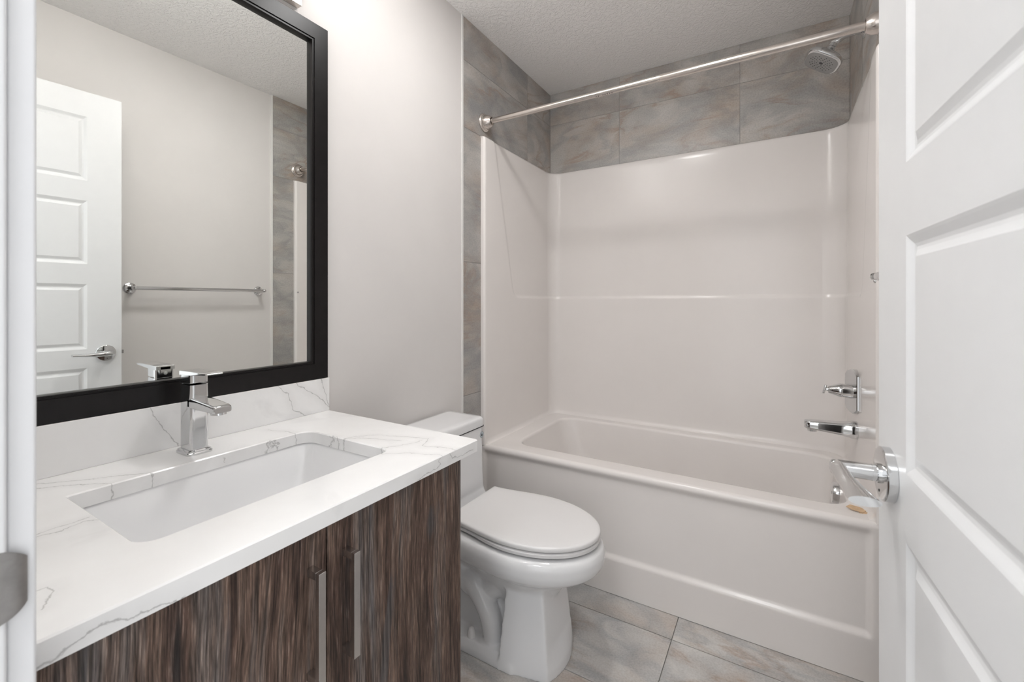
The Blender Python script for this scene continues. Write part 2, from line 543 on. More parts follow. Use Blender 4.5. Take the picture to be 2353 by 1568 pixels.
def tiles(name, mat, parent, place, cells, gap=0.0014, depth=0.006):
    """one cladding mesh; every tile is its own little slab with its own piece of the stone pattern"""
    bm = bmesh.new()
    uvl = bm.loops.layers.uv.new('UVMap')
    for (a0, a1, b0, b1) in cells:
        ou, ov, fl = R.uniform(0, 40), R.uniform(0, 40), R.choice((1, -1))
        q = ((a0 + gap, b0 + gap), (a1 - gap, b0 + gap), (a1 - gap, b1 - gap), (a0 + gap, b1 - gap))
        top = [bm.verts.new(place(a, b, 0.0)) for a, b in q]
        bot = [bm.verts.new(place(a, b, -depth)) for a, b in q]
        fs = [bm.faces.new(top)] + [bm.faces.new((top[i], bot[i], bot[(i + 1) % 4], top[(i + 1) % 4])) for i in range(4)]
        co = {}
        for i in range(4):
            co[top[i]] = q[i]; co[bot[i]] = q[i]
        for f in fs:
            for l in f.loops:
                a, b = co[l.vert]
                l[uvl].uv = (fl * a + ou, fl * b + ov)
    return finish(bm, name, mat, parent, smooth=0)


ZJ = (1.958, 2.2605)
# left wall: cut strip beside the surround, then two courses above it
cl = [(YT, 1.735, a, b) for a, b in ((0.0, 0.144), (0.144, 0.748), (0.748, 1.353), (1.353, 1.958))]
cl += [(YT, 2.169, ZJ[0], ZJ[1]), (2.169, YB, ZJ[0], ZJ[1]), (YT, 2.169, ZJ[1], ZC), (2.169, YB, ZJ[1], ZC)]
bm = bmesh.new(); box(bm, XL - 0.003, XL - 0.0012, YT, YB, 0, ZC)
g = finish(bm, 'grout', M_GROUT, wall_left, smooth=0)
tiles('tile_cladding', M_TILE, wall_left, lambda a, b, d: (XL + d, a, b), cl)
bm = bmesh.new(); box(bm, XL - 0.002, XL + 0.001, YT - 0.011, YT, 0, ZC)
finish(bm, 'tile_edge_trim', M_TRIMW, wall_left, smooth=0)
# right wall, mirror image
cr = [(YT, 1.735, a, b) for a, b in ((0.0, 0.144), (0.144, 0.748), (0.748, 1.353), (1.353, 1.958))]
cr += [(YT, 2.137, ZJ[0], ZJ[1]), (2.137, YB, ZJ[0], ZJ[1]), (YT, 2.137, ZJ[1], ZC), (2.137, YB, ZJ[1], ZC)]
bm = bmesh.new(); box(bm, XR + 0.0012, XR + 0.0085, YT, YB, 0, ZC)
finish(bm, 'grout', M_GROUT, wall_right, smooth=0)
tiles('tile_cladding', M_TILE, wall_right, lambda a, b, d: (XR - d, a, b), cr)
bm = bmesh.new(); box(bm, XR - 0.001, XR + 0.0085, YT - 0.011, YT, 0, ZC)
finish(bm, 'tile_edge_trim', M_TRIMW, wall_right, smooth=0)
# back wall
xs = (XL, -0.764, -0.153, XR)
cb = [(xs[i], xs[i + 1], z0, z1) for i in range(3) for z0, z1 in ((1.90, ZJ[0]), (ZJ[0], ZJ[1]), (ZJ[1], ZC))]
bm = bmesh.new(); box(bm, XL, XR, YB + 0.0012, YB + 0.0065, 1.9, ZC)
finish(bm, 'grout', M_GROUT, wall_back, smooth=0)
tiles('tile_cladding', M_TILE, wall_back, lambda a, b, d: (a, YB - d, b), cb)
# floor tiles 0.605 x 0.302
fx = [-1.2, -0.914, -0.309, 0.296]
fy = [1.590 - 0.302 * k for k in range(0, 7)][::-1] + [1.735]
tiles('floor_tiles', M_FTILE, floor, lambda a, b, d: (a, b, d), [(fx[i], fx[i + 1], fy[j], fy[j + 1]) for i in range(3) for j in range(len(fy) - 1)], gap=0.0015, depth=0.004)

# baseboards on the two painted walls
bm = bmesh.new(); box(bm, XL - 0.002, XL + 0.011, 0.80, YT - 0.012, 0, 0.10)
tag(finish(bm, 'baseboard_left', M_WHITE, bevel=0.003), kind='structure')
bm = bmesh.new(); box(bm, XR - 0.004, XR + 0.008, YF1 + 0.02, YT - 0.012, 0, 0.10)
tag(finish(bm, 'baseboard_right', M_WHITE, bevel=0.003), kind='structure')

# door frame: jambs, stops and casing of the doorway the camera looks through
bm = bmesh.new()
box(bm, JX0 - 0.018, JX0, YF0 - 0.002, YF1, 0, 2.075)
box(bm, JX1, JX1 + 0.018, YF0 - 0.002, YF1, 0, 2.075)
box(bm, JX0 - 0.018, JX1 + 0.018, YF0 - 0.002, YF1, 2.075, 2.093)
box(bm, JX0 - 0.066, JX0 - 0.006, YF1, YF1 + 0.0185, 0, 2.14)
box(bm, JX1 + 0.008, JX1 + 0.066, YF1, YF1 + 0.0185, 0, 2.14)
box(bm, JX0 - 0.066, JX1 + 0.066, YF1, YF1 + 0.0185, 2.082, 2.14)
box(bm, JX0, JX0 + 0.010, YF0, YF1 - 0.042, 0, 2.065)
frame = tag(finish(bm, 'trim_1', M_WHITE, bevel=0.003), 'white painted door frame at the near edge of the doorway', 'door frame', kind='structure')
# strike plate on the latch jamb, lip curling round the edge
bm = bmesh.new()
prof = []
for k in range(9):
    a = k / 8
    prof.append((YF1 - 0.040 + 0.040 * a, 0.0012))
for k in range(1, 7):
    a = math.radians(k * 12)
    prof.append((YF1 + 0.012 * math.sin(a) / math.sin(math.radians(72)), 0.0012 - 0.006 * (1 - math.cos(a))))
loops = []
for y, dx in prof:
    t = max(0.0, (y - YF1 + 0.012) / 0.024)
    hh = 0.031 * (math.sqrt(max(0, 1 - t * t * 0.62)))
    loops.append([Vector((JX0 + dx, y, 0.932 - hh)), Vector((JX0 + dx, y, 0.932 + hh)),
                  Vector((JX0 + dx - 0.0018, y, 0.932 + hh)), Vector((JX0 + dx - 0.0018, y, 0.932 - hh))])
loft(bm, loops)
finish(bm, 'strike_plate', M_STEEL, frame, smooth=30)

# ------------------------------------------------------------------ the open door (local x runs hinge -> latch edge, +y is the room face)
W, DT, DH = 0.70, 0.035, 2.05
ang = math.atan2(0.998, -0.061)
bm = bmesh.new()
ST = 0.1127
panels = [(1.604 + 0.085 - 0.0, 1.9625), (1.3325, 1.6035), (0.969, 1.2475), (0.612, 0.889), (0.255, 0.532)]
panels[0] = (1.6885, 1.9625)
z0d = 0.012
zs = [z0d]
for a, b in reversed(panels): zs += [a, b]
zs.append(z0d + DH + 0.006)


def quad(bm, pts): bm.faces.new([bm.verts.new(p) for p in pts])


for i in range(len(zs) - 1):
    za, zb = zs[i], zs[i + 1]
    for (xa, xb, c) in ((0, ST, 0), (ST, W - ST, 1), (W - ST, W, 2)):
        if c == 1 and i % 2 == 1:
            rings = [(0, 0), (0.003, -0.0012), (0.011, -0.0052), (0.015, -0.0060), (0.019, -0.0050), (0.027, -0.0014)]
            prev = None
            for ins, dy in rings:
                cur = [bm.verts.new(p) for p in ((xa + ins, dy, za + ins), (xb - ins, dy, za + ins), (xb - ins, dy, zb - ins), (xa + ins, dy, zb - ins))]
                if prev:
                    for k in range(4):
                        bm.faces.new((prev[k], prev[(k + 1) % 4], cur[(k + 1) % 4], cur[k]))
                prev = cur
            bm.faces.new(prev)
        else:
            quad(bm, ((xa, 0, za), (xb, 0, za), (xb, 0, zb), (xa, 0, zb)))
zt = zs[-1]
quad(bm, ((0, -DT, z0d), (W, -DT, z0d), (W, -DT, zt), (0, -DT, zt)))
quad(bm, ((0, 0, z0d), (0, -DT, z0d), (0, -DT, zt), (0, 0, zt)))
quad(bm, ((W, 0, z0d), (W, -DT, z0d), (W, -DT, zt), (W, 0, zt)))
quad(bm, ((0, 0, z0d), (W, 0, z0d), (W, -DT, z0d), (0, -DT, z0d)))
quad(bm, ((0, 0, zt), (W, 0, zt), (W, -DT, zt), (0, -DT, zt)))
door = finish(bm, 'door_1', M_DOOR, None, smooth=0)
door.location = (0.1235 + 0.061 * W, 0.789 - 0.998 * W, 0)
door.rotation_euler = (0, 0, ang)
tag(door, 'white five-panel door standing open along the right wall', 'door', kind='structure')
# lever set
LX, LZ = W - 0.055, 0.948
bm = bmesh.new()
lathe(bm, (LX, 0, LZ), (0, 1, 0), [(0, 0.0335), (0.0005, 0.0342), (0.0095, 0.0342), (0.0108, 0.0330), (0.0112, 0.0315)], 56)
lathe(bm, (LX, 0.011, LZ), (0, 1, 0), [(0, 0.0125), (0.004, 0.0125), (0.0045, 0.0108), (0.009, 0.0108)], 32)
lever = finish(bm, 'lever_handle', M_CHROME, door, smooth=40)
bm = bmesh.new()
lathe(bm, (LX, 0.020, LZ), (0, 1, 0), [(0, 0.0105), (0.034, 0.0105), (0.041, 0.0100), (0.0435, 0.008)], 32)
loops = []
for t, ry, rz, cy, cz in ((-0.012, 0.007, 0.007, 0.057, 0.000), (0.0, 0.0095, 0.0105, 0.056, 0.0), (0.02, 0.0095, 0.0098, 0.055, -0.0005), (0.045, 0.0100, 0.0086, 0.0535, -0.002),
                          (0.075, 0.0122, 0.0068, 0.0515, -0.001), (0.100, 0.0145, 0.0058, 0.050, 0.0005), (0.114, 0.0152, 0.0054, 0.049, 0.001)):
    loops.append([Vector((LX - t, cy + ry * math.cos(2 * PI * k / 32), LZ + cz + rz * math.sin(2 * PI * k / 32))) for k in range(32)])
loft(bm, loops)
finish(bm, 'lever', M_CHROME, lever, smooth=50)
bm = bmesh.new()
lathe(bm, (LX + 0.004, 0.0108, LZ - 0.0235), (0, 1, 0), [(0, 0.0018), (0.0008, 0.0018)], 16)
finish(bm, 'release_hole', M_DARK, lever)
bm = bmesh.new()
box(bm, W - 0.001, W + 0.0012, -DT + 0.006, -0.006, LZ - 0.028, LZ + 0.028)
box(bm, W, W + 0.010, -DT + 0.011, -0.010, LZ - 0.008, LZ + 0.008)
finish(bm, 'latch', M_STEEL, door, bevel=0.002)

# ------------------------------------------------------------------ mirror
MY0, MY1, MZ0, MZ1 = 0.130, 0.869, 0.9385, 2.006
FW = 0.0545
mirror = thing('wall_mirror', (XL, (MY0 + MY1) / 2, MZ0), 'large mirror in a wide black frame above the sink', 'mirror')
bm = bmesh.new()


def ring4(ins, x):
    return [Vector((x, MY0 + ins, MZ0 + ins)), Vector((x, MY1 - ins, MZ0 + ins)), Vector((x, MY1 - ins, MZ1 - ins)), Vector((x, MY0 + ins, MZ1 - ins))]


XF = -1.1815
loft(bm, [ring4(0.0, XL), ring4(0.0, XF - 0.0015), ring4(0.0015, XF), ring4(FW - 0.0085, XF), ring4(FW - 0.0075, XF - 0.003), ring4(FW - 0.0045, XF - 0.003),
          ring4(FW - 0.004, XF - 0.0015), ring4(FW - 0.001, XF - 0.0015), ring4(FW, XF - 0.005), ring4(FW, XL + 0.004)], cap0=False, cap1=False)
finish(bm, 'frame', M_BLACK, mirror, mirror.location, smooth=20)
bm = bmesh.new()
box(bm, XL + 0.0005, XL + 0.004, MY0 + FW - 0.004, MY1 - FW + 0.004, MZ0 + FW - 0.004, MZ1 - FW + 0.004)
finish(bm, 'mirror_glass', M_MIRR, mirror, mirror.location, smooth=0)

# ------------------------------------------------------------------ vanity light above the mirror (only a corner of its plate shows)
vl = thing('vanity_light', (XL, 0.49, 2.09), 'brushed nickel vanity light plate on the wall above the mirror', 'light')
o = vl.location
bm = bmesh.new(); box(bm, XL - 0.001, -1.1797, 0.20, 0.7805, 2.0295, 2.145)
finish(bm, 'back_plate', M_NICKEL, vl, o, bevel=0.0012)
for yy in (0.245, 0.375, 0.505, 0.635):
    bm = bmesh.new()
    tube(bm, bez([(-1.181, yy, 2.10), (-1.13, yy, 2.10), (-1.095, yy, 2.115), (-1.085, yy, 2.15)], 8), 0.008)
    lathe(bm, (-1.085, yy, 2.145), (0, 0, 1), [(0, 0.01), (0.004, 0.060), (0.020, 0.082), (0.026, 0.082), (0.026, 0.012)], 36)  # wide opaque cup added to keep direct lamp light off the counter
    finish(bm, 'lamp_arm', M_NICKEL, vl, o, smooth=45)
    bm = bmesh.new()
    lathe(bm, (-1.085, yy, 2.168), (0, 0, 1), [(0, 0.050), (0.006, 0.056), (0.04, 0.060), (0.082, 0.062), (0.090, 0.055)], 32, True, True)
    shd = finish(bm, 'lamp_shade', M_SHADE, vl, o, smooth=50)
    bm = bmesh.new()
    lathe(bm, (-1.085, yy, 2.2585), (0, 0, 1), [(0, 0.050), (0.004, 0.046), (0.007, 0.030), (0.008, 0.012)], 28)  # added glowing disc that bounces light off the ceiling
    finish(bm, 'uplight_disc', M_UPLIGHT, shd, o, smooth=50)

# ------------------------------------------------------------------ countertop, backsplash, sink
CZ, CB = 0.837, 0.8085
CY0, CY1, CX1 = 0.104, 0.8725, -0.6195
top_loc = (-0.9, 0.49, CB)
bm = bmesh.new()
SX0, SX1, SY0, SY1 = -1.042, -0.7445, 0.253, 0.7065
nn, mm = 8, 6
rc = [0.034, 0.034, 0.022, 0.022]
rc = [0.026, 0.034, 0.006, 0.030]        # corners: front-right, back-right, back-left, front-left
outer = rrect(XL, CX1, CY0, CY1, [0.004, 0.002, 0.002, 0.002], 0, nn, mm)
inner = rrect(SX0, SX1, SY0, SY1, rc, 0, nn, mm)
Z = lambda L, z: [Vector((v.x, v.y, z)) for v in L]


def inset(L, c, k):
    cx, cy = c
    out = []
    for v in L:
        out.append(Vector((v.x + (k if v.x < cx else -k), v.y + (k if v.y < cy else -k), v.z)))
    return out


co, ci = (-0.9, 0.49), (-0.89, 0.48)
ch = 0.0022
loft(bm, [Z(inner, CB), Z(inner, CZ - ch), Z(inset(inner, ci, -ch), CZ), Z(inset(outer, co, ch), CZ), Z(outer, CZ - ch), Z(outer, CB), Z(inner, CB)], cap0=False, cap1=False)
top = finish(bm, 'countertop', M_QTOP, None, top_loc, smooth=30)
top.data.materials.append(M_QEDGE)
for f in top.data.polygons:
    if abs(f.normal.x) > 0.8 or abs(f.normal.y) > 0.9:
        c = f.center + Vector(top_loc)
        if c.x > CX1 - 0.003: f.material_index = 1
tag(top, 'white quartz countertop with fine grey veins and a rectangular sink cutout', 'countertop')
bm = bmesh.new(); box(bm, XL - 0.0015, -1.181, CY0, 0.8735, CZ, 0.9375)
tag(finish(bm, 'backsplash', M_QSPL, None, (XL, 0.49, CZ), bevel=0.0012), 'low white quartz backsplash strip under the black mirror frame', 'backsplash')

sink = thing('undermount_sink', (-0.89, 0.48, CB), 'white rectangular undermount sink below the quartz countertop', 'sink')
bm = bmesh.new()
sx0, sx1, sy0, sy1 = SX0 - 0.004, SX1 + 0.006, SY0 - 0.006, SY1 + 0.004
lp = [rrect(sx0 - 0.02, sx1 + 0.02, sy0 - 0.02, sy1 + 0.02, 0.05, CB - 0.0005, nn, mm),
      rrect(sx0, sx1, sy0, sy1, 0.034, CB - 0.0005, nn, mm),
      rrect(sx0 + 0.003, sx1 - 0.003, sy0 + 0.003, sy1 - 0.003, 0.034, CB - 0.006, nn, mm),
      rrect(sx0 + 0.010, sx1 - 0.010, sy0 + 0.012, sy1 - 0.016, 0.036, CB - 0.06, nn, mm),
      rrect(sx0 + 0.017, sx1 - 0.017, sy0 + 0.020, sy1 - 0.030, 0.040, CB - 0.10, nn, mm),
      rrect(sx0 + 0.027, sx1 - 0.027, sy0 + 0.034, sy1 - 0.048, 0.042, CB - 0.122, nn, mm),
      rrect(sx0 + 0.048, sx1 - 0.048, sy0 + 0.060, sy1 - 0.085, 0.045, CB - 0.133, nn, mm),
      rrect(-0.905, -0.885, 0.46, 0.48, 0.009, CB - 0.140, nn, mm)]
loft(bm, lp, cap0=False, cap1=True)
finish(bm, 'basin', M_SINK, sink, sink.location, smooth=60)
bm = bmesh.new()
lathe(bm, (-0.895, 0.47, CB - 0.1405), (0, 0, 1), [(0, 0.022), (0.003, 0.022), (0.004, 0.018)], 28)
finish(bm, 'drain', M_CHROME, sink, sink.location)

# ------------------------------------------------------------------ basin faucet
FX0, FX1, FY0, FY1 = -1.138, -1.085, 0.4575, 0.4945
fc = ((FX0 + FX1) / 2, (FY0 + FY1) / 2)
fau = thing('basin_faucet', (fc[0], fc[1], CZ), 'square chrome single-lever faucet standing behind the sink', 'faucet')
fl = fau.location
bm = bmesh.new()
loft(bm, [rrect(FX0 - 0.007, FX1 + 0.007, FY0 - 0.007, FY1 + 0.007, 0.012, CZ), rrect(FX0 - 0.007, FX1 + 0.007, FY0 - 0.007, FY1 + 0.007, 0.012, CZ + 0.004),
          rrect(FX0 - 0.005, FX1 + 0.005, FY0 - 0.005, FY1 + 0.005, 0.011, CZ + 0.0055), rrect(FX0 - 0.005, FX1 + 0.005, FY0 - 0.005, FY1 + 0.005, 0.011, CZ + 0.008),
          rrect(FX0 - 0.002, FX1 + 0.002, FY0 - 0.002, FY1 + 0.002, 0.011, CZ + 0.010)])
finish(bm, 'base_plate', M_CHROME, fau, fl, smooth=30)
bm = bmesh.new()
rr = 0.0085
loft(bm, [rrect(FX0, FX1, FY0, FY1, rr, CZ + 0.009), rrect(FX0, FX1, FY0, FY1, rr, 0.9885), rrect(FX0 + 0.002, FX1 - 0.002, FY0 + 0.002, FY1 - 0.002, rr, 0.9890)])
finish(bm, 'faucet_body', M_CHROME, fau, fl, smooth=35)
# spout: flat arm growing forward from the body
bm = bmesh.new()
loops = []
for x, zt_, zb_, ry in ((-1.10, 0.9610, 0.9370, 0.0185), (-1.075, 0.9600, 0.9375, 0.0185), (-1.02, 0.9560, 0.9380, 0.0185), (-0.998, 0.9540, 0.9378, 0.0183), (-0.991, 0.9525, 0.9382, 0.0176), (-0.988, 0.9505, 0.9395, 0.0162)):
    zc_, hh = (zt_ + zb_) / 2, (zt_ - zb_) / 2
    L = rrect(fc[1] - ry, fc[1] + ry, zc_ - hh, zc_ + hh, min(0.0045, hh * 0.6), 0, 5, 2)
    loops.append([Vector((x, v.x, v.y)) for v in L])
loft(bm, loops)
spout = finish(bm, 'spout', M_CHROME, fau, fl, smooth=35)
bm = bmesh.new()
lathe(bm, (-1.006, fc[1], 0.9395), (0, 0, -1), [(0, 0.0145), (0.006, 0.0145), (0.0065, 0.012)], 28)
finish(bm, 'aerator', M_CHROME, spout, fl, smooth=40)
# lever cap: block with a downward-curved lower rim, then a thin plate running forward over the spout
bm = bmesh.new()
lo = rrect(FX0, FX1, FY0, FY1, rr, 0)
bl = []
for v in lo:
    t = (v.x - FX0) / (FX1 - FX0)
    bl.append(Vector((v.x, v.y, 0.9905 + 0.0025 * (2 * t - 1) ** 2 - (0.004 if t < 0.25 else 0))))
loft(bm, [bl, Z(lo, 1.010), Z(lo, 1.0155)])
loops = []
for x, zt_, zb_ in ((FX0, 1.0175, 1.008), (FX0 + 0.03, 1.0183, 1.0085), (FX1, 1.0187, 1.0100), (-1.055, 1.0190, 1.0130), (-1.034, 1.0190, 1.0145), (-1.024, 1.0188, 1.0152), (-1.0205, 1.0178, 1.0158)):
    ry = 0.0188
    if x > -1.03: ry = 0.0175 if x < -1.022 else 0.0150
    loops.append([Vector((x, fc[1] - ry, zb_)), Vector((x, fc[1] + ry, zb_)), Vector((x, fc[1] + ry, zt_)), Vector((x, fc[1] - ry, zt_))])
loft(bm, loops)
lev = finish(bm, 'faucet_lever', M_CHROME, fau, fl, smooth=30, bevel=0.0008)
bm = bmesh.new()
lathe(bm, (FX0, fc[1], 1.000), (-1, 0, 0), [(0, 0.004), (0.0012, 0.0036), (0.002, 0.002)], 20)
finish(bm, 'lever_screw_cap', M_TAPE, lev, fl)

# ------------------------------------------------------------------ vanity cabinet
KX = -0.632
GAPY = 0.462
cab = thing('vanity_cabinet', (-0.9, 0.447, 0), 'dark weathered-wood vanity cabinet with two doors under the quartz countertop', 'cabinet')
bm = bmesh.new()
box(bm, XL + 0.012, KX - 0.0195, 0.104, 0.122, 0.10, CB - 0.0005)
box(bm, XL + 0.012, KX - 0.0195, 0.800, 0.818, 0.10, CB - 0.0005)
box(bm, XL + 0.012, KX - 0.0195, 0.122, 0.800, 0.10, 0.118)
box(bm, XL + 0.012, XL + 0.020, 0.122, 0.800, 0.118, CB - 0.0005)
box(bm, KX - 0.045, KX - 0.0195, 0.122, 0.800, CB - 0.05, CB - 0.0005)
box(bm, XL + 0.012, KX - 0.075, 0.104, 0.818, 0.0, 0.10)
finish(bm, 'cabinet_body', M_CARC, cab, cab.location, smooth=0)
bm = bmesh.new(); box(bm, XL + 0.012, KX - 0.0195, 0.8182, 0.820, 0.0, CB - 0.0005)
finish(bm, 'side_panel', M_WOOD1, cab, cab.location, smooth=0)
for (ya, yb, hy, mt, lab) in ((0.106, GAPY - 0.0014, 0.4315, M_WOOD2, 'left door'), (GAPY + 0.0014, 0.820, 0.4975, M_WOOD1, 'right door')):
    bm = bmesh.new(); box(bm, KX - 0.018, KX, ya, yb, 0.102, CB - 0.0025)
    d = finish(bm, 'cabinet_door', mt, cab, cab.location, bevel=0.0008)
    bm = bmesh.new()
    w = 0.0062
    zt_, zb_, pr_ = 0.7509, 0.5750, 0.032
    box(bm, KX + pr_ - 0.009, KX + pr_, hy - w, hy + w, zb_, zt_)
    box(bm, KX, KX + pr_ - 0.0085, hy - w, hy + w, zt_ - 0.012, zt_)
    box(bm, KX, KX + pr_ - 0.0085, hy - w, hy + w, zb_, zb_ + 0.012)
    finish(bm, 'door_pull', M_PULL, d, cab.location, bevel=0.0005, seg=1)

# ------------------------------------------------------------------ toilet
TY = 1.312
toi = thing('toilet', (-0.85, TY, 0), 'white one-piece toilet with closed lid between vanity cabinet and bathtub', 'toilet')
tl = toi.location


def egg(x_tip, x_wide, x_rear, hw, hw_rear, z, n=28, ex=2.0):
    """outline symmetric about TY: half-ellipse nose, gently narrowing to a straight rear"""
    near = []
    for k in range(n + 1):
        a = PI / 2 * k / n
        near.append((x_wide + (x_tip - x_wide) * abs(math.cos(a)) ** (2 / ex), hw * abs(math.sin(a)) ** (2 / ex)))
    m = 16
    for k in range(1, m + 1):
        t = k / m
        s = t * t * (3 - 2 * t)
        near.append((x_wide + (x_rear - x_wide) * t, hw + (hw_rear - hw) * s))
    pts = [Vector((x, TY - w_, z)) for x, w_ in near] + [Vector((x, TY + w_, z)) for x, w_ in reversed(near[1:])]
    return pts


bm = bmesh.new()
# bowl
bl = []
for z, tip, wide, rear, hw, hr in ((0.4005, -0.490, -0.72, -1.02, 0.166, 0.140), (0.3985, -0.476, -0.72, -1.02, 0.178, 0.152), (0.391, -0.465, -0.72, -1.02, 0.186, 0.158), (0.375, -0.459, -0.72, -1.02, 0.190, 0.161),
                                   (0.350, -0.460, -0.72, -1.02, 0.189, 0.160), (0.330, -0.470, -0.72, -1.02, 0.182, 0.155), (0.315, -0.490, -0.72, -1.02, 0.168, 0.145), (0.303, -0.520, -0.725, -1.0, 0.148, 0.125),
                                   (0.285, -0.555, -0.735, -0.98, 0.130, 0.105), (0.255, -0.585, -0.745, -0.96, 0.112, 0.085), (0.21, -0.615, -0.755, -0.93, 0.085, 0.065), (0.16, -0.65, -0.76, -0.90, 0.055, 0.045)):
    bl.append(egg(tip, wide, rear, hw, hr, z))
loft(bm, bl)
# pedestal column: faceted front block that widens to the floor


def ped(z, xf, xb, wf, wb, bul):
    r_ = 0.010
    out = []
    nf = 10
    for k in range(nf + 1):
        t = k / nf * 2 - 1
        out.append(Vector((xf + bul * (1 - t * t), TY - 0.008 + wf * t, z)))
    for k in range(1, 7):
        t = k / 6
        out.append(Vector((xf + (xb - xf) * t, TY - 0.008 + wf + (wb - wf) * t, z)))
    for k in range(1, 10):
        t = k / 10
        out.append(Vector((xb, TY - 0.008 + wb * (1 - 2 * t), z)))
    for k in range(0, 6):
        t = k / 6
        out.append(Vector((xb + (xf - xb) * t, TY - 0.008 - wb - (wf - wb) * t, z)))
    return out


loft(bm, [ped(-0.003, -0.600, -0.757, 0.098, 0.132, 0.026), ped(0.03, -0.598, -0.757, 0.098, 0.130, 0.020), ped(0.09, -0.603, -0.754, 0.096, 0.125, 0.004),
          ped(0.18, -0.612, -0.748, 0.090, 0.114, 0.002), ped(0.27, -0.622, -0.742, 0.085, 0.104, 0.002), ped(0.30, -0.640, -0.735, 0.075, 0.09, 0.002)])
# foot flange reaching back to the wall
lf = lambda z, w_, xb: rrect(xb, -0.70, TY - 0.008 - w_, TY - 0.008 + w_, 0.02, z)
loft(bm, [lf(-0.003, 0.130, -1.12), lf(0.022, 0.128, -1.12), lf(0.042, 0.116, -1.118)])
# inner body and trapway
loft(bm, [rrect(-1.10, -0.72, TY - 0.075, TY + 0.06, 0.03, -0.003), rrect(-1.08, -0.74, TY - 0.055, TY + 0.05, 0.03, 0.15), rrect(-1.05, -0.75, TY - 0.07, TY + 0.06, 0.03, 0.33)])
for sgn in (-1, 1):
    y_ = TY + sgn * 0.052 - 0.008
    tube(bm, bez([(-0.76, y_ + 0.02 * -sgn, 0.265), (-0.83, y_, 0.20), (-0.90, y_ + sgn * 0.018, 0.20), (-0.965, y_ + sgn * 0.02, 0.26), (-1.02, y_, 0.32)], 10), 0.040, 18)
    tube(bm, bez([(-0.97, y_ + sgn * 0.018, 0.24), (-0.885, y_ + sgn * 0.026, 0.205), (-0.828, y_ + sgn * 0.026, 0.135), (-0.812, y_ + sgn * 0.02, 0.06), (-0.815, y_ + sgn * 0.015, 0.02)], 10), 0.036, 18)
# tank
TK0, TK1 = TY - 0.147, TY + 0.150
loft(bm, [rrect(-1.188, -0.955, TK0 + 0.004, TK1 - 0.002, 0.03, 0.33), rrect(-1.188, -0.965, TK0 + 0.002, TK1, 0.028, 0.395), rrect(-1.188, -0.992, TK0 + 0.002, TK1, 0.022, 0.413), rrect(-1.188, -1.002, TK0 + 0.002, TK1, 0.020, 0.435),
          rrect(-1.188, -1.005, TK0 + 0.002, TK1 - 0.001, 0.020, 0.50), rrect(-1.188, -1.007, TK0 + 0.002, TK1 - 0.004, 0.020, 0.6740)])
bowl = finish(bm, 'bowl_and_tank', M_PORC, toi, tl, smooth=60)
rm = bowl.modifiers.new('fuse', 'REMESH')
rm.mode = 'VOXEL'
rm.voxel_size = 0.0042
rm.use_smooth_shade = True
sm = bowl.modifiers.new('soften', 'SMOOTH')
sm.factor = 0.5
sm.iterations = 11
# tank lid
bm = bmesh.new()
a0, a1, b0, b1 = -1.190, -1.0035, TK0 - 0.001, TK1
loft(bm, [rrect(a0, a1, b0, b1, 0.020, 0.6765), rrect(a0, a1, b0, b1, 0.020, 0.700), rrect(a0 + 0.001, a1 - 0.0012, b0 + 0.0012, b1 - 0.0012, 0.020, 0.705),
          rrect(a0 + 0.003, a1 - 0.004, b0 + 0.004, b1 - 0.004, 0.020, 0.7095), rrect(a0 + 0.006, a1 - 0.009, b0 + 0.009, b1 - 0.009, 0.018, 0.7118), rrect(a0 + 0.02, a1 - 0.03, b0 + 0.03, b1 - 0.03, 0.01, 0.7128)])
finish(bm, 'tank_lid', M_PORC, toi, tl, smooth=50)
bm = bmesh.new(); box(bm, a0 + 0.004, a1 - 0.0042, b0 + 0.004, b1 - 0.0042, 0.671, 0.677)  # dark strip standing for the shade in the gap under the lid
finish(bm, 'lid_gap_shade', M_DARK, toi, tl, smooth=0)
# seat ring, lid and hinge cover
bm = bmesh.new()
so = lambda z, d: egg(-0.475 - d, -0.72, -0.925, 0.176 - d, 0.143 - d, z)
loft(bm, [so(0.4075, 0.006), so(0.4095, 0.001), so(0.413, 0.0), so(0.4190, 0.0), so(0.4213, 0.003)])
finish(bm, 'seat', M_SEAT, toi, tl, smooth=50)
bm = bmesh.new()
lo_ = lambda z, d: egg(-0.474 - d, -0.72, -0.957 + d * 0.5, 0.1755 - d, 0.146 - d * 0.6, z)
loft(bm, [lo_(0.4262, 0.004), lo_(0.4272, 0.001), lo_(0.4295, 0.0), lo_(0.4365, 0.0), lo_(0.4395, 0.0012), lo_(0.4415, 0.004), lo_(0.4428, 0.010), lo_(0.4440, 0.03), lo_(0.4455, 0.08)])
for sgn in (-1, 1):
    box(bm, -0.955, -0.929, TY + sgn * 0.141 - 0.004, TY + sgn * 0.141 + 0.004, 0.4065, 0.430)
finish(bm, 'toilet_lid', M_SEAT, toi, tl, smooth=50)
bm = bmesh.new()
lathe(bm, (-0.883, TY - 0.107, 0.040), (0, 0, 1), [(0, 0.0155), (0.004, 0.0155), (0.022, 0.0115), (0.027, 0.0095), (0.029, 0.005)], 28)
finish(bm, 'bolt_cap', M_SEAT, toi, tl, smooth=50)
# round sticker with a drop on the tank front
sx, sy, sz = -1.0062, TK1 - 0.020, 0.6415


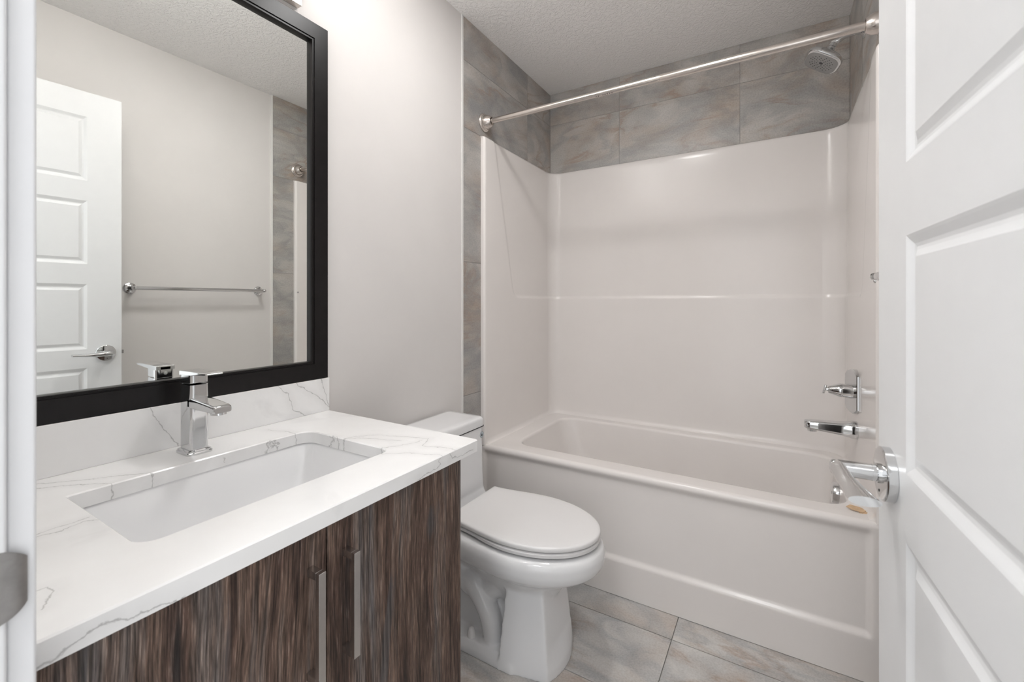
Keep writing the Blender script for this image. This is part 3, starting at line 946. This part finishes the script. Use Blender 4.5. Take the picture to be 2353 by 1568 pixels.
def disc(bm, r0, r1, x, cy, cz, n=36):
    lo1 = [bm.verts.new((x, cy + r0 * math.cos(2 * PI * k / n), cz + r0 * math.sin(2 * PI * k / n))) for k in range(n)]
    if r1:
        lo2 = [bm.verts.new((x, cy + r1 * math.cos(2 * PI * k / n), cz + r1 * math.sin(2 * PI * k / n))) for k in range(n)]
        for k in range(n): bm.faces.new((lo1[k], lo1[(k + 1) % n], lo2[(k + 1) % n], lo2[k]))
    else:
        bm.faces.new(lo1)


bm = bmesh.new(); lathe(bm, (sx - 0.003, sy, sz), (1, 0, 0), [(0, 0.0125), (0.0034, 0.0125)], 36)
stk = finish(bm, 'sticker', M_STICK, toi, tl)
bm = bmesh.new(); disc(bm, 0.0125, 0.0108, sx + 0.0007, sy, sz); disc(bm, 0.0095, 0.0088, sx + 0.0007, sy, sz)
finish(bm, 'sticker_ring', M_RING, stk, tl)
bm = bmesh.new()
dp = [(0.0, 0.0075)] + [(0.0042 * math.sin(math.radians(a)), -0.0022 - 0.0042 * math.cos(math.radians(a))) for a in range(110, -111, -10)]
bm.faces.new([bm.verts.new((sx + 0.0008, sy + a, sz + b)) for a, b in dp])
finish(bm, 'sticker_drop', M_INK, stk, tl)

# ------------------------------------------------------------------ bathtub with its wall surround (one moulded unit)
tub = thing('bathtub_and_surround', ((XL + XR) / 2, 2.08, 0), 'bone white bathtub with glossy moulded wall surround in the tiled alcove', 'bathtub')
ul = tub.location
RZ = 0.497
YA = 1.712
X0, X1, Y1 = -1.177, 0.262, 2.444              # inner faces of the surround
bm = bmesh.new()
n8, m8 = 10, 14
outer = [Vector((v.x, max(v.y, YA + 0.016), v.z)) for v in rrect(X0 - 0.015, X1 + 0.015, YA + 0.016, Y1 + 0.012, 0.004, RZ, n8, m8)]


def basin(x0, x1, y0, y1, r, z): return rrect(x0, x1, y0, y1, r, z, n8, m8)


XB = 0.222
lp = [outer, basin(-1.078, XB, 1.800, 2.386, 0.085, RZ)]
for k in range(1, 6):
    a = PI / 2 * k / 5
    d, dz = 0.014 * math.sin(a), 0.014 * (1 - math.cos(a))
    lp.append(basin(-1.078 + d, XB - d, 1.800 + d, 2.386 - d, 0.085, RZ - dz))
lp += [basin(-1.045, 0.205, 1.822, 2.366, 0.09, 0.42), basin(-1.01, 0.194, 1.832, 2.356, 0.10, 0.33), basin(-0.965, 0.176, 1.845, 2.344, 0.11, 0.22),
       basin(-0.925, 0.160, 1.862, 2.328, 0.12, 0.155), basin(-0.88, 0.135, 1.885, 2.305, 0.12, 0.125), basin(-0.80, 0.09, 1.93, 2.26, 0.12, 0.112)]
loft(bm, lp, cap0=False, cap1=True)
# apron: profile swept along x with a recessed panel framed by a low skirt
xsA = []
x = X0 - 0.015
while x < X1 + 0.012:
    xsA.append(x)
    x += 0.0035 if (x > X1 - 0.05 or x < X0 + 0.06) else 0.02
xsA.append(X1 + 0.015)
zp = [('arc', a) for a in range(0, 91, 15)] + [('z', 0.478 - 0.004 * k) for k in range(0, 12)] + [('z', 0.425 - 0.02 * k) for k in range(0, 12)] + [('z', 0.19 - 0.004 * k) for k in range(0, 18)] + [('z', 0.10), ('z', 0.05), ('z', 0.0015)]
grid = []
for x in xsA:
    row = []
    for t, val in zp:
        if t == 'arc':
            a = math.radians(val)
            y, z = YA + 0.016 - 0.016 * math.sin(a), RZ - 0.016 * (1 - math.cos(a))
        else:
            z = val
            rec = sstep(0.138, 0.160, z) * (1 - sstep(0.452, 0.479, z)) * sstep(X0 - 0.012, X0 + 0.006, x) * (1 - sstep(X1 - 0.024, X1 - 0.006, x))
            y = YA + 0.012 * rec + 0.004 * (1 - sstep(0.0, 0.14, z))
        row.append(bm.verts.new((x, y, z)))
    grid.append(row)
for i in range(len(grid) - 1):
    for j in range(len(zp) - 1):
        bm.faces.new((grid[i][j], grid[i + 1][j], grid[i + 1][j + 1], grid[i][j + 1]))
finish(bm, 'tub', M_ACRYL, tub, ul, smooth=60)

# surround: path in plan x height grid, recessed upper field with a ledge line at 1.2 m
path = []          # (x, y, nx, ny) with n pointing out of the tub space


def arc_pts(cx, cy, r, a0, a1, n, sign):
    for k in range(n + 1):
        a = math.radians(a0 + (a1 - a0) * k / n)
        yield (cx + r * math.cos(a), cy + r * math.sin(a), sign * math.cos(a), sign * math.sin(a))


RB = 0.011
path.append((XL + 0.0005, YA, 0, -1)); path.append((X0 - RB, YA, 0, -1))
for q in arc_pts(X0 - RB, YA + RB, RB, -90, 0, 6, -1): path.append((q[0], q[1], -1, 0))
RF = 0.062
y = YA + RB
ys = []
while y < Y1 - RF - 0.004:
    y += 0.006
    ys.append(y)
for y in ys: path.append((X0, y, -1, 0))
for q in arc_pts(X0 + RF, Y1 - RF, RF, 180, 90, 14, 1): path.append(q)
x = X0 + RF
while x < X1 - RF - 0.02:
    x += 0.02
    path.append((x, Y1, 0, 1))
RG = 0.080
for q in arc_pts(X1 - RG, Y1 - RG, RG, 90, 0, 16, 1): path.append(q)
for y in reversed(ys):
    if y < Y1 - RG - 0.003: path.append((X1, y, 1, 0))
for q in arc_pts(X1 + RB, YA + RB, RB, 180, 270, 6, -1): path.append((q[0], q[1], 1, 0))
path.append((X1 + RB + 0.001, YA, 0, -1)); path.append((XR - 0.0005, YA, 0, -1))
zl = []
for k in range(0, 7): zl.append(RZ - 0.003 + 0.026 * (1 - math.cos(PI / 2 * k / 6)))
z = zl[-1]
while z < 1.14: z += 0.03; zl.append(z)
z = 1.165
while z < 1.245: zl.append(z); z += 0.005
z = 1.26
while z < 1.935: zl.append(z); z += 0.0245
zl += [1.943, 1.949, 1.953, 1.9555, 1.9565]
ZTOP = 1.9565


def field(x, y, z):
    """how far inside the recessed upper field a point lies (0..1)"""
    yc = 1.800 + (1.9534 - z) * 0.2407
    dy, dz = (y - yc) * 0.97, z - 1.196
    r_ = 0.045
    if dy < r_ and dz < r_ and z < 1.3:
        d = r_ - math.hypot(r_ - dy, r_ - dz)
    else:
        d = min(dy, dz)
    return sstep(-0.008, 0.012, d)


bm = bmesh.new()
rows = []
for (x, y, nx, ny) in path:
    row = []
    flange = y <= YA + RB + 1e-4
    for z in zl:
        off = 0.0
        if not flange:
            off += 0.0055 * field(x, y, z)
            if z < RZ + 0.024:
                t = (RZ + 0.023 - z) / 0.026
                off -= 0.026 * (1 - math.sqrt(max(0.0, 1 - t * t)))
        if z > 1.943:
            t = (z - 1.943) / 0.0135
            off += 0.006 * t * t
        row.append(bm.verts.new((x + nx * off, y + ny * off, z)))
    # cap strip out to the tile plane
    if flange:
        ox, oy = (XL if x < 0 else XR), y
    elif abs(ny) < 1e-6:
        ox, oy = (XL if nx < 0 else XR), y
    elif abs(nx) < 1e-6:
        ox, oy = x, YB
    else:
        s = min((abs((XL if nx < 0 else XR) - x)) / max(abs(nx), 1e-5), (YB - y) / max(ny, 1e-5))
        ox, oy = x + nx * s, y + ny * s
    row.append(bm.verts.new((ox, oy, ZTOP + 0.0008)))
    rows.append(row)
for i in range(len(rows) - 1):
    for j in range(len(rows[0]) - 1):
        bm.faces.new((rows[i][j], rows[i + 1][j], rows[i + 1][j + 1], rows[i][j + 1]))
finish(bm, 'wall_surround', M_ACRYL, tub, ul, smooth=60)
# overflow plate on the sloping end of the basin, drain in the floor of it
bm = bmesh.new()
lathe(bm, (0.209, 2.085, 0.436), (-1, 0, 0.05), [(0, 0.030), (0.001, 0.040), (0.020, 0.040), (0.024, 0.037), (0.0245, 0.006), (0.0265, 0.005)], 44)
finish(bm, 'overflow_plate', M_CHROME, tub, ul, smooth=40)
bm = bmesh.new()
lathe(bm, (0.02, 2.09, 0.112), (0, 0, 1), [(0, 0.034), (0.003, 0.034), (0.005, 0.028)], 32)
finish(bm, 'tub_drain', M_CHROME, tub, ul, smooth=40)

# ------------------------------------------------------------------ shower fittings on the right-hand end wall
VY, VZ = 2.080, 0.834
val = thing('shower_valve', (X1, VY, VZ), 'chrome shower valve with barrel-shaped plate and lever knob above tub spout', 'shower valve')
vloc = val.location
bm = bmesh.new()
lo1 = []
hw_, hh_, bul_ = 0.051, 0.062, 0.021
for k in range(13):
    t = k / 12 * 2 - 1
    lo1.append((hw_ * -t, hh_ + bul_ * (1 - t * t)))
for k in range(13):
    t = k / 12 * 2 - 1
    lo1.append((hw_ * t, -hh_ - bul_ * (1 - t * t)))
mk = lambda x, s, tl_=0.24: [Vector((x + tl_ * (-a - hw_) * s, VY + a * s, VZ + b * s)) for a, b in lo1]
loft(bm, [mk(X1 - 0.0003, 1.0, 0), mk(X1 - 0.004, 1.0), mk(X1 - 0.008, 0.96)])
finish(bm, 'valve_plate', M_CHROME, val, vloc, smooth=35)
bm = bmesh.new()
lathe(bm, (X1 - 0.0090, VY, VZ), (-1, 0, 0), [(0, 0.0275), (0.036, 0.0262), (0.0365, 0.024), (0.038, 0.024), (0.0385, 0.0262), (0.044, 0.0262), (0.052, 0.0235), (0.066, 0.0180), (0.076, 0.0150), (0.080, 0.0125), (0.0805, 0.007), (0.086, 0.0065)], 44)
knob = finish(bm, 'valve_knob', M_CHROME, val, vloc, smooth=28)
bm = bmesh.new()
loops = []
for t, a in ((-1, 0.6), (-0.7, 1), (0.4, 1.0), (0.9, 0.8), (1, 0.5)):
    c = Vector((X1 - 0.100 - 0.004 * t, VY, VZ + 0.000 - 0.016 * t))
    loops.append([c + Vector((0.0045 * math.cos(2 * PI * k / 16), 0.009 * a * math.sin(2 * PI * k / 16), 0)) for k in range(16)])
loft(bm, loops)
finish(bm, 'lever_tip', M_CHROME, knob, vloc, smooth=50)

SPZ = 0.690
tsp = thing('tub_spout', (X1, VY, SPZ), 'chrome tub spout on the end wall below the shower valve', 'tub spout')
sloc = tsp.location
bm = bmesh.new()
loops = []
for x, zt_, zb_, ry in ((X1 - 0.0003, 0.721, 0.657, 0.031), (X1 - 0.012, 0.721, 0.657, 0.031), (X1 - 0.022, 0.719, 0.660, 0.030), (X1 - 0.036, 0.7145, 0.664, 0.0275), (X1 - 0.055, 0.7125, 0.667, 0.026), (X1 - 0.12, 0.7095, 0.6730, 0.0245), (X1 - 0.148, 0.7080, 0.6750, 0.0235), (X1 - 0.160, 0.7070, 0.6765, 0.0195), (X1 - 0.1655, 0.705, 0.679, 0.013)):
    zc_, hh = (zt_ + zb_) / 2, (zt_ - zb_) / 2
    L = rrect(VY - ry, VY + ry, zc_ - hh, zc_ + hh, min(hh, ry) * (0.75 if x > X1 - 0.03 else 0.5), 0, 7, 2)
    loops.append([Vector((x, v.x, v.y)) for v in L])
loft(bm, loops)
finish(bm, 'spout_body', M_CHROME, tsp, sloc, smooth=40)
bm = bmesh.new()
lathe(bm, (X1 - 0.140, VY, 0.6760), (0, 0, -1), [(0, 0.0165), (0.004, 0.0165), (0.0045, 0.0155), (0.009, 0.0155), (0.010, 0.012)], 32)
finish(bm, 'spout_outlet', M_CHROME, tsp, sloc, smooth=40)

# shower head on a bent arm
SHY = 2.080
sh = thing('showerhead', (XR, SHY, 2.175), 'chrome rain shower head on a bent arm high on the right tile', 'shower head')
hloc = sh.location
ax = Vector((-0.52, -0.10, -0.84)).normalized()
colr = Vector((0.190, SHY, 2.159))
face = Vector((0.146, SHY - 0.006, 2.107))
bm = bmesh.new()
tube(bm, bez([(XR + 0.004, SHY, 2.183), (0.262, SHY, 2.183), (0.240, SHY, 2.182), (0.220, SHY, 2.177), (0.206, SHY, 2.170), tuple(colr - ax * 0.012), tuple(colr)], 8), 0.0088, 20)
arm = finish(bm, 'shower_arm', M_CHROME, sh, hloc, smooth=50)
bm = bmesh.new()
lathe(bm, (XR + 0.001, SHY, 2.183), (-1, 0, 0), [(0, 0.026), (0.003, 0.026), (0.010, 0.018), (0.013, 0.011)], 32)
finish(bm, 'arm_flange', M_CHROME, arm, hloc, smooth=40)
bm = bmesh.new()
lathe(bm, tuple(colr - ax * 0.008), ax, [(0, 0.0120), (0.004, 0.0120)], 28)
finish(bm, 'thread_tape', M_TAPE, arm, hloc, smooth=40)
bm = bmesh.new()
lathe(bm, tuple(colr - ax * 0.004), ax, [(0, 0.0125), (0.014, 0.0128), (0.015, 0.0105), (0.020, 0.0105), (0.022, 0.015), (0.030, 0.015)], 32)
_, hu, hw2 = frame_of(ax)


def sq(t, r, e=3.2, n=56):
    out = []
    c = colr + ax * t
    for k in range(n):
        a = 2 * PI * k / n
        ca, sa = math.cos(a), math.sin(a)
        q = (abs(ca) ** e + abs(sa) ** e) ** (-1 / e)
        out.append(c + hu * (r * q * ca) + hw2 * (r * q * sa))
    return out


loft(bm, [sq(0.020, 0.016, 2), sq(0.026, 0.020, 2), sq(0.036, 0.034, 2.3), sq(0.046, 0.050, 2.8), sq(0.055, 0.0605, 3.2), sq(0.061, 0.0635, 3.4), sq(0.071, 0.0640, 3.4), sq(0.0745, 0.0615, 3.4), sq(0.0755, 0.058, 3.4)])
headp = finish(bm, 'head_body', M_CHROME, sh, hloc, smooth=40)
bm = bmesh.new()
loft(bm, [sq(0.0752, 0.0565, 3.4), sq(0.0762, 0.0560, 3.4), sq(0.0766, 0.050, 3.2)])
finish(bm, 'face_plate', M_FACE, headp, hloc, smooth=40)
bm = bmesh.new()
fcen = colr + ax * 0.0762
for rad, cnt in ((0.016, 8), (0.024, 12), (0.033, 16), (0.042, 20)):
    for k in range(cnt):
        a = 2 * PI * (k + 0.3 * (cnt % 3)) / cnt
        if rad > 0.04 and k % 5 == 4: continue
        b = fcen + hu * (rad * math.cos(a)) + hw2 * (rad * math.sin(a))
        lathe(bm, tuple(b), ax, [(0, 0.0018), (0.0014, 0.0015)], 8)
lathe(bm, tuple(fcen), ax, [(0, 0.0075), (0.0008, 0.007)], 20)
finish(bm, 'nozzles', M_NOZ, headp, hloc, smooth=40)

# ------------------------------------------------------------------ curtain rod
RY, RZc = 1.738, 2.030
rod = thing('shower_curtain_rod', ((XL + XR) / 2, RY, RZc), 'brushed nickel curtain rod spanning the tub alcove below the ceiling', 'curtain rod')
rloc = rod.location
JO = -0.36
bm = bmesh.new(); lathe(bm, (XL + 0.02, RY, RZc), (1, 0, 0), [(0, 0.0125), (JO - XL, 0.0125)], 28)
finish(bm, 'inner_tube', M_NICKEL, rod, rloc, smooth=40)
bm = bmesh.new(); lathe(bm, (JO - 0.02, RY, RZc), (1, 0, 0), [(0, 0.0130), (0.001, 0.0138), (XR - JO, 0.0138)], 28)
finish(bm, 'outer_tube', M_NICKEL, rod, rloc, smooth=40)
prof = [(0, 0.0425), (0.004, 0.0432), (0.008, 0.0405), (0.010, 0.0375), (0.013, 0.0370), (0.015, 0.0335), (0.024, 0.0320), (0.034, 0.0285), (0.042, 0.0235), (0.046, 0.0205), (0.0465, 0.0160), (0.036, 0.0150)]
for bx_, dx in ((XL, 1), (XR, -1)):
    bm = bmesh.new(); lathe(bm, (bx_, RY, RZc), (dx, 0, 0), prof, 44)
    finish(bm, 'rod_flange', M_NICKEL, rod, rloc, smooth=30)
bm = bmesh.new()
for k in range(8):
    if k == 2: continue
    x = -0.635 + 0.0095 * k
    b = Vector((x, RY - 0.0045, RZc - 0.01185))
    lathe(bm, tuple(b), (0, -0.35, -0.94), [(0, 0.0019), (0.0006, 0.0017)], 10)
finish(bm, 'stamped_marks', M_DARK, rod, rloc)

# ------------------------------------------------------------------ towel bar on the right wall (seen in the mirror)
XW = XR + 0.008
tb = thing('towel_bar', (XW, 1.18, 1.238), 'chrome towel bar on the right wall, seen in the mirror', 'towel bar')
tloc = tb.location
for yy in (0.872, 1.488):
    bm = bmesh.new()
    lathe(bm, (XW + 0.001, yy, 1.238), (-1, 0, 0), [(0, 0.0265), (0.004, 0.0270), (0.007, 0.0255), (0.009, 0.0215), (0.012, 0.0200), (0.015, 0.0125), (0.055, 0.0105), (0.062, 0.0110), (0.066, 0.0100), (0.076, 0.0085), (0.079, 0.005)], 36)
    finish(bm, 'bar_post', M_CHROME, tb, tloc, smooth=35)
bm = bmesh.new(); lathe(bm, (XW - 0.066, 0.872, 1.238), (0, 1, 0), [(0, 0.0092), (0.616, 0.0092)], 24)
finish(bm, 'rail', M_CHROME, tb, tloc, smooth=40)

# small chrome knob hook on the surround's right front edge
hk = bmesh.new()
lathe(hk, (X1 + 0.0002, 1.727, 1.234), (-1, 0, 0), [(0, 0.0058), (0.002, 0.0058), (0.0035, 0.005), (0.005, 0.003), (0.0056, 0.001)], 24)
tag(finish(hk, 'screw_cap', M_CHROME, None, (X1, 1.727, 1.234), smooth=50), 'tiny domed chrome cap on the surround beside the open door', 'cap')

# scrap of cardboard on the tub rim
bm = bmesh.new()
cx, cy, cz = 0.226, 1.786, RZ
sp_ = [(-0.030, 0.000, 0.006), (-0.018, 0.012, 0.010), (-0.004, 0.010, 0.009), (0.012, 0.012, 0.006), (0.022, 0.002, 0.002), (0.012, -0.012, 0.001), (-0.004, -0.014, 0.003), (-0.018, -0.010, 0.004)]
t0 = [Vector((cx + a, cy + b, cz + c + 0.0026)) for a, b, c in sp_]
b0_ = [Vector((cx + a, cy + b, cz + c + 0.0010)) for a, b, c in sp_]
loft(bm, [b0_, t0])
s2 = [(0.004, -0.016, 0.000), (0.020, -0.012, 0.000), (0.026, -0.002, 0.0005), (0.016, 0.004, 0.001), (0.002, -0.004, 0.001)]
loft(bm, [[Vector((cx + a, cy + b, cz + c)) for a, b, c in s2], [Vector((cx + a, cy + b, cz + c + 0.0015)) for a, b, c in s2]])
tag(finish(bm, 'cardboard_scrap', M_CARD, None, (cx, cy, cz), smooth=20), 'small torn tan cardboard scrap lying on the tub rim', 'cardboard scrap')
